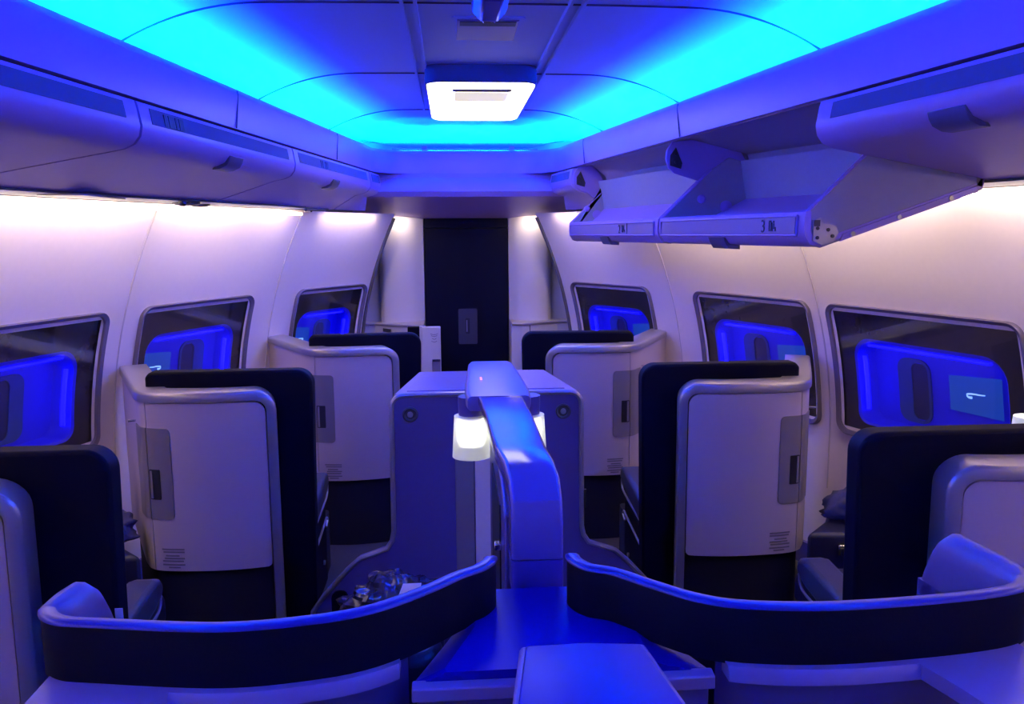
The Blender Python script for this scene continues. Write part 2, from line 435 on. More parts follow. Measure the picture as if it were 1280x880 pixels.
def openbin(y0, y1, num, label, hinge):
    s = 1
    root = thing('overhead_bin', label, 'overhead bin', (xrim((y0+y1)/2)+.3, (y0+y1)/2, 1.9))
    Y = np.linspace(y0+.008, y1-.008, 8)
    # fixed housing: roof, back and soffit edge, and the end walls with rounded noses
    hs = MB().loft([[(xrim(y)+.03, y, 2.155), (xrim(y)+.12, y, 2.165), (xpsu(y)-.02, y, 2.10), (xpsu(y)+.03, y, 1.97), (xpsu(y)+.03, y, 1.905), (xpsu(y)+.05, y, 1.905),
                     (xpsu(y)+.06, y, 2.0), (xpsu(y), y, 2.13), (xrim(y)+.12, y, 2.182), (xrim(y)+.03, y, 2.17)] for y in Y])
    obj('housing', hs, 'binin', root)
    for ye, sg in ((y1, -1),):
        x = xrim(ye); p = xpsu(ye)
        pts = [(x+.03, 2.158), (x+.004, 2.12), (x+.0, 2.08), (x+.012, 2.04), (x+.04, 2.015), (x+.08, 2.003), (p, 1.91), (p+.02, 2.0), (p-.05, 2.12), (x+.12, 2.165)]
        e = MB().prism(pts, lambda a, b, d: (a, d, b), ye-.008, ye+.006)
        ew = obj('end_wall', e, 'binw', root, bevel=.004)
        pl = MB().prism([(x+.02, 2.095), (x+.045, 2.13), (x+.075, 2.06), (x+.07, 2.035), (x+.02, 2.05)], lambda a, b, d: (a, d, b), ye-.013, ye-.007)
        for q in ((x+.045, 2.10), (x+.045, 2.065)): pl.lathe([(.007, 0), (.007, -.006), (.003, -.008)], (q[0], ye-.013, q[1]), 8, 'y')
        obj('hinge_plate', pl, 'grey', ew)
    # lowered bucket
    def F(y): return xrim(y)-.012
    zb, zt = 1.700, 1.812
    front = [(-.0, zt+.006), (-.012, zt), (-.016, zt-.05), (-.012, zb+.035), (.006, zb+.008), (.04, zb), (.05, zb+.014), (.018, zb+.026), (.006, zb+.05), (.006, zt)]
    lip = MB().loft([[(F(y)+o, y, z) for o, z in front] for y in Y])
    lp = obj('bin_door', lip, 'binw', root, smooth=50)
    def hx(y): return xpsu(y)-.01
    pan = MB().loft([[(F(y)+.03, y, zb+.004), (hx(y), y, 1.885), (hx(y)+.01, y, 1.93), (hx(y)-.02, y, 1.90), (F(y)+.03, y, zb+.022)] for y in Y])
    obj('bin_pan', pan, 'binw', root)
    bk = MB().loft([[(hx(y)-.02, y, 1.89), (hx(y), y, 1.89), (hx(y)-.03, y, 2.07), (hx(y)-.05, y, 2.07)] for y in Y])
    obj('back_panel', bk, 'binin', root)
    for ye, sg in ((y0, 1), (y1, -1)):
        x = F(ye); h = hx(ye)
        pts = [(x-.006, zt), (x-.008, zb+.03), (x+.012, zb+.004), (x+.04, zb-.002), (h, 1.88), (h-.01, 2.06), (max(x+.23, min(x+.30, h-.02)), 2.085), (x+.22, 2.03)]
        e = MB().prism(pts, lambda a, b, d: (a, d, b), ye+sg*.010, ye+sg*.024)
        sp = obj('side_panel', e, 'binin', root, bevel=.003)
        ed = MB().tube([(x-.004, ye+sg*.017, zt), (x+.22, ye+sg*.017, 2.03)], .0085, 6)
        obj('edge_trim', ed, 'binw', sp)
        yy = ye+sg*(.024 if sg < 0 else .024)
        kq = min(1, (h-x)/.45)
        for (a, b, r) in ((x+.20*kq, 1.90, .02), (x+.33*kq, 1.865, .028)):
            if sg < 0: obj('bolt_cap', MB().lathe([(r, 0), (r, sg*.006), (r*.6, sg*.012)], (a, yy, b), 12, 'y'), 'binw', sp)
        if sg > 0 and hinge:
            hp_ = MB().prism([(x+.012, zb+.02), (x+.012, zb+.085), (x+.035, zb+.095), (x+.04, zb+.075), (x+.085, zb+.07), (x+.095, zb+.045), (x+.08, zb+.02), (x+.04, zb+.008)], lambda a, b, d: (a, d, b), ye+.004, ye+.010)
            pl = obj('hinge_plate', hp_, 'silver', sp)
            for (a, b) in ((x+.025, zb+.06), (x+.025, zb+.03), (x+.06, zb+.055), (x+.075, zb+.035)):
                obj('rivet', MB().lathe([(.006, 0), (.006, -.003)], (a, ye+.004, b), 8, 'y'), 'grey', sp)
            obj('latch_slot', MB().box(x+.014, x+.032, ye+.001, ye+.004, zb+.066, zb+.086), 'grey', sp)
            rail = MB().prism([(x+.10, zb+.018), (h-.02, 1.872), (h-.02, 1.892), (x+.11, zb+.042)], lambda a, b, d: (a, d, b), ye+.003, ye+.010)
            rr = obj('side_rail', rail, 'binw', sp)
            for t in (.08, .42, .8):
                obj('rivet', MB().lathe([(.008, 0), (.008, -.004)], (lerp(x+.105, h-.02, t), ye+.003, lerp(zb+.03, 1.882, t)), 8, 'y'), 'silver', sp)
    # front label field with raised border, row number, seat pictograms, latch
    def fs(y, z, o): return (F(y)-.0145-.0012*0+o, y, z)
    ya, yb = y0+.045, y1-.045
    fld = MB().loft([[fs(y, z, o) for z, o in ((zt-.015, -.004), (zt-.068, -.005), (zt-.068, .004), (zt-.015, .004))] for y in (ya+.012, yb-.012)])
    fl = obj('label_strip', fld, 'lilac', lp)
    bd = MB().tube([fs(ya, zt-.012, -.004), fs(yb, zt-.012, -.004), fs(yb, zt-.074, -.005), fs(ya, zt-.074, -.005), fs(ya, zt-.012, -.004)], .004, 6)
    obj('border', bd, 'binw', lp)
    # lettering runs towards the aft end as seen from the aisle
    yc = y0+.27 if num == '3' else y0+.52
    vs, fcs = text_mb(num, .062)
    def put(a, b, d=0): return fs(yc-a, zt-.064+b, -.0062-d)
    tm = MB().add([put(v[0], v[1], v[2]) for v in vs], fcs)
    pm = MB()
    for o_ in seatmarks(.036): pm.prism([(a+.055, b+.004) for a, b in o_], lambda a, b, d: put(a, b, d), -.001, .0012)
    obj('seat_pictogram', pm, 'text', lp, weld=False)
    dv = MB()
    if num == '2': dv.prism([(.125, -.004), (.128, -.004), (.128, .05), (.125, .05)], lambda a, b, d: put(a, b, d), -.001, .0012)
    if num == '2': obj('divider_line', dv, 'text', lp)
    obj('row_number', tm, 'text', fl, weld=False)
    ym = (y0+y1)/2+(.02 if num == '3' else .05)
    la = MB().loft([[(F(y)+o, y, z) for o, z in ((-.016, zb+.03), (-.008, zb+.008), (.005, zb-.012), (.05, zb-.016), (.05, zb), (.01, zb+.004), (-.006, zb+.028))] for y in (ym-.065, ym+.065)])
    obj('latch_handle', la, 'latch', lp)
openbin(2.58, 3.78, '3', 'wide open overhead bin with metal hinge plate at its end, beside the closed blue bin', True)
openbin(3.78, 5.22, '2', 'smaller open overhead bin between the other open bin and the dark door', False)
# fine joints on the valance
for s in (-1, 1):
    for y in (3.35, 4.72) if s < 0 else (3.62, 4.98):
        trim(MB().tube([(s*(xrim(y)-.004), y, 2.16), (s*(xrim(y+.03)-.003), y+.03, 2.285), (s*(xrim(y+.03)-.001), y+.03, 2.303)], .003, 5), 'binlab')

# ------------------------------------------------------------------ panel strip above the windows (reading lights and vents)
for s in (-1, 1):
    ys = np.linspace(-1.8, 5.24, 60)
    ps = MB().loft([[(s*(xpsu(y)), y, 1.905), (s*GX(y), y, 1.895), (s*GX(y), y, 1.915), (s*xpsu(y), y, 1.925)] for y in ys])
    trim(ps, 'psu')
    trim(MB().tube([(s*GX(y), y, 1.896) for y in ys], .004, 6), 'archtrim')
    trim(MB().tube([(s*(xpsu(y)-.002), y, 1.905) for y in ys], .005, 6), 'archtrim')
    # closing board above the gap that hides the wall lamps
    trim(MB().loft([[(s*(GX(y)-.01), y, 1.99), (s*(W(y, ZT)+.06), y, 1.99), (s*(W(y, ZT)+.06), y, 2.0), (s*(GX(y)-.01), y, 2.0)] for y in ys]), 'wall')
    trim(MB().loft([[(s*W(y, ZT), y, ZT-.01), (s*(W(y, ZT)+.05), y, 2.0), (s*(W(y, ZT)+.06), y, 2.0), (s*(W(y, ZT)+.01), y, ZT-.01)] for y in ys]), 'wall')
    trim(MB().loft([[(s*xpsu(y), y, 1.92), (s*(xpsu(y)+.01), y, 2.4), (s*(xpsu(y)+.03), y, 2.4), (s*(xpsu(y)+.02), y, 1.92)] for y in ys]), 'wall')
    tb_ = MB().tube([(s*(W(y, ZT)-.10), y, 1.872) for y in np.linspace(-1.6, 5.0, 50)], .007, 8)  # glowing tube added to brighten the panel strip beside it
    tag(obj('added_glow_tube', tb_, 'tube'), 'thin warm glowing tube added along the wall top to light the panel strip under the %s bin row' % ('shut' if s < 0 else 'open'), 'added tube')
    lab = 'of the shut bin row' if s < 0 else 'of the open bin row'
    for k, y in enumerate((2.62, 3.9, 4.95) if s < 0 else ()):
        w_ = GX(y)-xpsu(y); x = (GX(y)+xpsu(y))/2; sc_ = min(1, w_/.2)
        where = ('first window', 'second window', 'third window')[k] if s < 0 else ('first window', 'third window')[k]
        r = thing('reading_light_unit', 'dark reading light and vent unit over the %s %s' % (where, lab), 'reading light', (s*x, y, 1.88))
        obj('bezel', MB().lathe([(.075*sc_, .006), (.075*sc_, -.006), (.055*sc_, -.012), (.045*sc_, -.006)], (s*x, y, 1.899), 18), 'grey', r)
        obj('bezel', MB().lathe([(.06*sc_, .006), (.06*sc_, -.006), (.04*sc_, -.012), (.03*sc_, -.006)], (s*x, y+.2, 1.899), 18), 'grey', r)
        obj('nozzle', MB().lathe([(.022*sc_, .01), (.024*sc_, -.012), (.014*sc_, -.02)], (s*(x-.02), y-.12, 1.899), 12), 'grey', r)
    if s > 0: continue
    y = 3.3
    x = (GX(y)+xpsu(y))/2
    tag(obj('mask_hatch', MB().loft([[(s*(x+a), y+b, 1.902-.006*t) for a, b in rrect(-.085, .085, -.2, .2, .02, 3)] for t in (0, 1)]), 'taupe'),
        'dark flush hatch in the panel strip above the windows, %s' % lab, 'hatch')

# ------------------------------------------------------------------ ceiling fittings
cx = .04
r = thing('ceiling_light', 'large glowing white ceiling lamp in the middle of the blue ceiling', 'ceiling light', (cx, 4.4, 2.5))
oc = lambda e, y0, y1: rrect(cx-.255+e, cx+.255-e, y0+e, y1-e, .07, 5)
obj('housing', MB().loft([[(a, b, z) for a, b in oc(e, 3.84, 5.0)] for e, z in ((.0, 2.508), (.0, 2.428), (.004, 2.422))]), 'binlab', r)
df = obj('diffuser', MB().loft([[(a, b, z) for a, b in oc(e, 3.84, 5.0)] for e, z in ((.006, 2.426), (.010, 2.412), (.024, 2.404), (.05, 2.402))]), 'diff', r)
obj('lens', MB().loft([[(a, b, z) for a, b in rrect(cx-.12, cx+.13, 3.965, 4.22, .015, 3)] for z in (2.4025, 2.3965)]), 'diffy', df)
obj('slot', MB().loft([[(a, b, z) for a, b in rrect(cx-.13, cx+.14, 3.90, 3.955, .01, 3)] for z in (2.4045, 2.3985)]), 'binlab', df)
r = thing('ceiling_vent', 'square recessed vent panel with a dark slot, set in the ceiling channel', 'vent', (.035, 3.2, 2.495))
obj('frame', MB().loft([[(.035+a, 3.19+b, z) for a, b in q] for q, z in ((rrect(-.13, .13, -.18, .18, .02, 3), 2.503), (rrect(-.13, .13, -.18, .18, .02, 3), 2.494), (rrect(-.115, .115, -.165, .165, .015, 3), 2.494))]), 'ceil', r)
obj('grille', MB().box(-.075, .145, 3.04, 3.34, 2.490, 2.4955), 'lilac', r, bevel=.002)
obj('slot', MB().box(-.065, .135, 3.05, 3.11, 2.488, 2.492), 'dark', r)
r = thing('ceiling_sign', 'small blue wedge shaped sign box hanging at the top edge of the ceiling', 'sign box', (.02, 2.6, 2.5))
obj('sign_body', MB().loft([[(.02-.055*t, 2.68, z) for t, z in ((-1, 2.5), (-1, 2.43), (-.5, 2.40), (.5, 2.40), (1, 2.43), (1, 2.5))], [(.02-.055*t, 2.45, z) for t, z in ((-1, 2.5), (-1, 2.43), (-.5, 2.40), (.5, 2.40), (1, 2.43), (1, 2.5))]]), 'paint2', r, bevel=.006)
obj('bracket', MB().box(.0, .04, 2.675, 2.70, 2.40, 2.5), 'chrome', r, bevel=.003)

# ------------------------------------------------------------------ far end: dark door, closets, counters
r = bpy.data.objects.new('door_1', None); COL.objects.link(r); r['kind'] = 'structure'; r.location = (.005, 6.3, 0); BASE['door_1'] = Vector(r.location)
obj('door_panel', MB().box(-.31, .32, 6.30, 6.34, 0, 1.79), 'door', r, bevel=.003)
obj('header_panel', MB().box(-.31, .32, 6.295, 6.34, 1.795, 1.868), 'door', r, bevel=.003)
pl = obj('latch_plate', MB().prism(rrect(-.062, .082, .915, 1.185, .01, 3), lambda a, b, d: (a, d, b), 6.293, 6.301), 'grey', r)
obj('handle', MB().prism(rrect(-.008, .024, .995, 1.115, .006, 3), lambda a, b, d: (a, d, b), 6.288, 6.294), 'dark', pl)
obj('handle', MB().prism(rrect(-.002, .006, 1.01, 1.10, .002, 2), lambda a, b, d: (a, d, b), 6.284, 6.29), 'taupe', pl)
for s in (-1, 1):
    side = 'beside the dark door, shut bin row side' if s < 0 else 'beside the dark door, open bin row side'
    xi = .315 if s < 0 else .325
    P = cr([(xi, 6.29), (.40, 6.225), (.50, 6.19), (.60, 6.20), (.64, 6.24)], 6)
    ring = lambda z, e=0: [(s*(a), b+e, z) for a, b in P]
    mb = MB()
    rows = []
    for z in np.linspace(1.10, 1.90, 12):
        rows.append([(s*a, b, z) for a, b in P]+[(s*.64, 6.55, z), (s*xi, 6.55, z)])
    mb.loft(rows)
    tag(obj('closet', mb, 'closet', smooth=40), 'tall curved cream closet ' + side, 'closet')
    # counter with cabinet below
    r = thing('cabinet', 'low cream cabinet with tan counter top under the curved closet, ' + ('shut bin row side' if s < 0 else 'open bin row side'), 'cabinet', (s*.6, 6.2, 0))
    C = [(xi-.0, 6.02), (.40, 6.0), (.56, 6.10), (.68, 6.17), (.85, 6.15), (.85, 6.6), (xi, 6.6)]
    obj('body', MB().prism([(s*a, b+.015) for a, b in C], lambda a, b, d: (a, b, d), 0, 1.085), 'closet', r)
    obj('counter_top', MB().prism([(s*a, b) for a, b in C], lambda a, b, d: (a, b, d), 1.085, 1.10), 'tan', r, bevel=.004)
    if s > 0:
        obj('door_seam', MB().box(.46, .464, 6.045, 6.06, .1, 1.08), 'dark', r)
        obj('side_plate', MB().prism(rrect(.405, .45, .62, 1.0, .01, 3), lambda a, b, d: (a, d-.05+.0*a, b), 6.035, 6.075), 'taupe', r)
    else:
        obj('grille', MB().prism([(-.62, 1.04), (-.56, 1.035), (-.56, 1.06), (-.62, 1.065)], lambda a, b, d: (a, d+.62*-(a+.56)*.9, b), 6.09, 6.11), 'grey', r)
r = thing('stowage_locker', 'small white stowage locker with a latch and dark side, standing left against the dark door'.replace('left ', ''), 'locker', (-.28, 5.95, 0))
obj('body', MB().box(-.345, -.325, 5.93, 6.0, 0, 1.095), 'closet', r)
obj('body', MB().box(-.43, -.345, 5.93, 6.0, 0, 1.09), 'navy', r)
fr = obj('door', MB().box(-.33, -.195, 5.91, 5.99, .0, 1.09), 'closet', r, bevel=.006)
obj('latch', MB().box(-.258, -.198, 5.902, 5.912, .55, .86), 'taupe', fr, bevel=.002)
obj('latch_bar', MB().box(-.255, -.2, 5.896, 5.906, .845, .86), 'chrome', fr)
wm = MB()
for k, (w_, z) in enumerate(((.055, 1.045), (.045, 1.032), (.03, 1.012), (.04, .992))):
    wm.tube([(-.24+w_*(t-.5), 5.9085, z-.008*math.sin(PI*t)) for t in np.linspace(0, 1, 7)], .0022, 5)
obj('printed_mark', wm, 'notice', fr)

# ------------------------------------------------------------------ seat pods along the walls
def pod(s, px, py, ang, uo, wu, wv, label, grp='seat pods along the walls', AX=0., UX=0.):
    ca, sa = math.cos(math.radians(ang)), math.sin(math.radians(ang))
    def L(u, v, z): return (s*(px+u*ca-v*sa), py+u*sa+v*ca, z)
    root = thing('seat_pod', label, 'seat pod', (s*(px+.3), py+.4, 0), grp)
    pl = cr([(0, 0), (.13, -.03), (.28, -.042), (uo-.13, -.03), (uo-.045, -.004), (uo, .05), (uo+.06, .17), (wu, wv)], 10)
    ac = [0]
    for a, b in zip(pl, pl[1:]): ac.append(ac[-1]+float(np.hypot(*(b-a))))
    TOT = ac[-1]
    def Q(t, off=0.):
        t = min(max(t, 0), TOT)
        u = np.interp(t, ac, [p[0] for p in pl]); v = np.interp(t, ac, [p[1] for p in pl])
        e = .004
        du = np.interp(min(t+e, TOT), ac, [p[0] for p in pl])-np.interp(max(t-e, 0), ac, [p[0] for p in pl])
        dv = np.interp(min(t+e, TOT), ac, [p[1] for p in pl])-np.interp(max(t-e, 0), ac, [p[1] for p in pl])
        l = math.hypot(du, dv); return u-dv/l*off, v+du/l*off
    T1 = float(np.interp(uo-.052, [p[0] for p in pl[:60]], ac[:60]))   # where the door seam runs
    Z = 1.13; R = .085; th = .04; dp = .12
    # --- silver frame: up the aisle edge, round the corner, along the top to the wall
    st = []                              # (t, z, nx(in t dir), nz) stations of the outer line
    for z in np.linspace(0, Z-R, 8): st.append((0., z, 1., 0.))
    for k in range(1, 9):
        a = .5*PI*k/8; st.append((R-R*math.cos(a), Z-R+R*math.sin(a), math.cos(a), -math.sin(a)))
    for t in np.linspace(R, TOT, 44)[1:]: st.append((t, Z, 0., -1.))
    rings = []
    for (t, z, nt_, nz_) in st:
        ring = []
        for (i_, d) in ((.012, 0), (.003, .004), (0, .014), (0, dp), (th, dp), (th, 0.0), (th-.006, -.001)):
            tt = t+nt_*i_; zz = z+nz_*i_
            u, v = Q(tt, d) if tt >= 0 else Q(0, d)
            ring.append(L(u, v, zz))
        rings.append(ring)
    obj('frame', MB().loft(rings), 'silver', root, smooth=50)
    # --- white back panel, side panel beyond the seam
    def plate(t0, t1, z0, z1, off, thick, rr, n=22):
        r0, r1, r2, r3 = rr              # radii: bottom t0, bottom t1, top t1, top t0
        ts = sorted(set(list(np.linspace(t0, t1, n)) + [t0+(1-math.cos(k*PI/12))*max(r0, r3, 1e-4) for k in range(7)] + [t1-(1-math.cos(k*PI/12))*max(r1, r2, 1e-4) for k in range(7)]))
        def cut(d, r): return 0 if d >= r or r <= 0 else r-math.sqrt(max(0, r*r-(r-d)**2))
        rg = []
        for t in ts:
            if t < t0-1e-9 or t > t1+1e-9: continue
            lo = z0+max(cut(t-t0, r0), cut(t1-t, r1)); hi = z1-max(cut(t-t0, r3), cut(t1-t, r2))
            if hi < lo+1e-4: hi = lo+1e-4
            a = Q(t, off); b = Q(t, off+thick)
            rg.append([L(*a, lo), L(*a, hi), L(*b, hi), L(*b, lo)])
        return MB().loft(rg)
    bp = obj('back_panel', plate(th+.004, T1-.002, .385, Z-th-.004, .008, .02, (.02, 0, 0, .05)), 'panel', root)
    sp = obj('side_panel', plate(T1+.002, TOT, .385, Z-th-.002, .008, .02, (0, .0, 0, 0)), 'panel', root)
    lp = obj('latch_plate', plate(T1-.105, T1-.002, .605, .985, .004, .01, (.02, 0, 0, .02)), 'taupe', bp)
    obj('latch_plate', plate(T1+.002, T1+.13, .605, .985, .004, .01, (0, .004, .004, 0)), 'taupe', sp)
    obj('latch_handle', plate(T1-.055, T1-.006, .69, .815, .0015, .01, (.004, .004, .004, .004), 6), 'dark', lp)
    obj('handle_bar', plate(T1-.022, T1-.012, .695, .81, -.001, .01, (.001, .001, .001, .001), 4), 'taupe', lp)
    nb = MB()
    for k, (a, b) in enumerate(((0, .095), (.0, .09), (.022, .08), (.0, .085), (.005, .095), (.0, .095), (.02, .07))):
        z = .475-.0115*k-(.004 if k > 1 else 0)-(.004 if k > 4 else 0)
        q0, q1 = T1-.135+a, T1-.135+b
        nb.v += []; rg = []
        for t in np.linspace(q0, q1, 5):
            A = Q(t, .0066); B = Q(t, .009); rg.append([L(*A, z), L(*A, z+.0065), L(*B, z+.0065), L(*B, z)])
        nb.loft(rg)
    obj('printed_notice', nb, 'notice', bp)
    # coat peg on the side wing
    a = Q(T1+.16, .008); b = Q(T1+.16, -.022)
    obj('coat_peg', MB().tube([L(*a, .99), L(*b, .99)], .005, 8), 'chrome', sp)
    # --- dark plinth under the panel
    pr = []
    for t in np.linspace(th+.003, TOT, 24):
        a = Q(t, .035); b = Q(t, .06); pr.append([L(*a, 0), L(*a, .384), L(*b, .384), L(*b, 0)])
    obj('plinth', MB().loft(pr), 'kick', root)
    # --- navy seat shell behind the frame, wrapping forward on the aisle side
    ZS = 1.19; r0 = .065
    cor = [(-.125-UX+r0-r0*math.cos(k*PI/16), ZS-r0+r0*math.sin(k*PI/16)) for k in range(9)]
    out = [(-.105-UX, 0)] + cor + [(uo-.035, ZS), (uo-.015, ZS-.02), (uo-.015, .35), (uo-.1, .35), (uo-.1, 0)]
    obj('seat_shell', MB().prism(out, lambda a, b, d: L(a, d, b), .125, .205), 'navy', root, bevel=.012, seg=3)
    ro = [(.19, 0), (.19, ZS-.01), (.24, ZS-.04), (.27, ZS-.12), (.28, .6), (.28, 0)]
    obj('seat_wing', MB().prism(ro, lambda a, b, d: L(-.105-UX+d+.5*(a-.19), a, b), -.0, .03), 'navy', root, bevel=.008)
    # --- seat
    obj('seat_base', MB().prism(rrect(-.05, uo-.08, .23, .95, .03, 3), lambda a, b, d: L(a, b, d), 0, .30), 'kick', root)
    obj('seat_cushion', MB().prism(rrect(-.0, uo-.09, .30, .98, .06, 4), lambda a, b, d: L(a, b, d), .305, .43), 'seat', root, bevel=.03, seg=3)
    obj('backrest', MB().loft([[L(a, b+.20-.10*(z-.4), z) for a, b in rrect(.0, uo-.09, .11, .23, .045, 4)] for z in np.linspace(.40, 1.08, 6)]), 'seat', root, bevel=.02)
    # --- aisle armrest with its bright trims
    ap = [(.30, .42), (.72, .46), (.80, .485), (.815, .52), (.79, .55), (.74, .565), (.40, .545), (.30, .52)]
    ar = obj('armrest', MB().prism(ap, lambda a, b, d: L(d+.02*(a-.3)+AX, a, b), -.085, .02), 'leather', root, bevel=.024, seg=3)
    tb = cr([(.30, .425), (.62, .432), (.735, .438), (.775, .455), (.785, .49)], 6)
    obj('trim', MB().tube([L(-.078+.02*(a-.3)+AX, a, b) for a, b in tb], .0055, 8), 'silver', ar)
    sd = obj('seat_side', MB().prism([(.25, 0), (.25, .36), (.68, .40), (.74, .40), (.74, 0)], lambda a, b, d: L(d+AX, a, b), -.062, .02), 'navy', root, bevel=.012)
    tb = cr([(.30, .29), (.64, .325), (.72, .335), (.745, .315), (.70, .295)], 6)
    obj('trim', MB().tube([L(-.068+AX, a, b) for a, b in tb], .006, 8), 'silver', sd)
    for (a, b) in ((.62, .14), (.40, .09)):
        obj('bolt_cap', MB().tube([L(-.062+AX, a, b), L(-.07+AX, a, b)], .012, 10), 'silver', sd)
    return root
pod(-1, .405, 4.60, -4, .52, .85, .74, 'white backed seat pod closest to the dark door, under the shut bin row')
pod(1, .405, 4.56, -3, .535, .85, .72, 'white backed seat pod closest to the dark door, under the open bin row')
pod(-1, .828, 3.36, 0, .575, .89, .72, 'white backed seat pod in the middle of the three under the shut bins')
pod(1, .822, 3.32, 0, .585, .87, .70, 'white backed seat pod in the middle of the three under the open bins')
pod(-1, 1.195, 2.08, 0, .60, .90, .62, 'seat pod in front of the first window, cut off by the edge, shut bin side', AX=.03, UX=.045)
POD = pod(1, 1.21, 2.06, 0, .60, .86, .58, 'seat pod with lilac panel beneath the first window on the open bin side', AX=.02, UX=.06)

# footrest boxes against the walls, bedding on them
for s in (-1, 1):
    t_ = 'open' if s > 0 else 'shut'
    r = thing('footrest', 'dark footrest box with a metal pull, by the middle pod on the %s bin side' % t_, 'footrest', (s*1.62, 3.45, 0))
    def fz(z): return [(s*a, b, z) for a, b in ((1.33, 3.17), (1.80, 3.12), (1.84, 3.50), (1.66, 3.64), (1.475, 3.32))]
    obj('body', MB().loft([fz(0), fz(.52)]), 'seat', r, bevel=.02, seg=3)
    h = obj('pull_handle', MB().loft([[(s*lerp(1.455, 1.555, t), lerp(3.16, 3.148, t)+o, z) for o, z in ((0, .475), (-.02, .475), (-.02, .43), (0, .43))] for t in (0, 1)]), 'chrome', r, bevel=.005)
    obj('slot', MB().loft([[(s*lerp(1.465, 1.545, t), lerp(3.157, 3.147, t)+o, z) for o, z in ((-.016, .463), (-.023, .463), (-.023, .434), (-.016, .434))] for t in (0, 1)]), 'dark', h)
def crumple(cx_, cy_, cz_, rx, ry, rz, seed, n=26, amp=.35):
    rnd = np.random.RandomState(seed); K = [(rnd.normal(size=3)*rnd.uniform(2, 6), rnd.uniform(0, 6.28)) for _ in range(16)]
    rings = []
    for i in range(n):
        ph = PI*(i+.5)/n; ring = []
        for j in range(2*n):
            th_ = 2*PI*j/(2*n); d = np.array((math.sin(ph)*math.cos(th_), math.sin(ph)*math.sin(th_), math.cos(ph)))
            f = sum(abs(math.sin(float(k @ d)+p)) for k, p in K)/16-.6
            m_ = 1+amp*f*1.6
            ring.append((cx_+rx*d[0]*m_, cy_+ry*d[1]*m_, max(cz_-rz*.30, cz_+rz*d[2]*m_)))
        rings.append(ring)
    return MB().loft(rings)
tag(obj('blanket', crumple(1.63, 3.33, .56, .15, .11, .09, 3, amp=.7), 'cloth', smooth=180), 'rumpled navy blanket lying on the footrest of the open bin side', 'blanket')
tag(obj('blanket', crumple(-1.58, 3.36, .555, .15, .14, .08, 5, amp=.7), 'cloth', smooth=180), 'rumpled dark blanket on the footrest of the shut bin side', 'blanket')
tag(obj('pillow', crumple(-1.64, 3.52, .68, .10, .08, .16, 8, amp=.3), 'white', smooth=180), 'white pillow propped up between dark blanket and wall', 'pillow')
# reading lamp of the pod by the first window, open bin side
rl_ = obj('reading_lamp', MB().lathe([(.012, 0), (.012, .33)], (1.76, 2.5, .72), 10).lathe([(.05, 0), (.05, .03), (.02, .04)], (1.76, 2.5, .70), 18), 'silver', POD)
obj('lamp_shade', MB().lathe([(.06, 0), (.052, .11), (.049, .11), (.057, .0)], (1.76, 2.5, 1.04), 24), 'shade', rl_)
obj('side_console', MB().box(1.66, 1.86, 2.38, 2.62, .44, .70), 'lilacd', POD, bevel=.015)

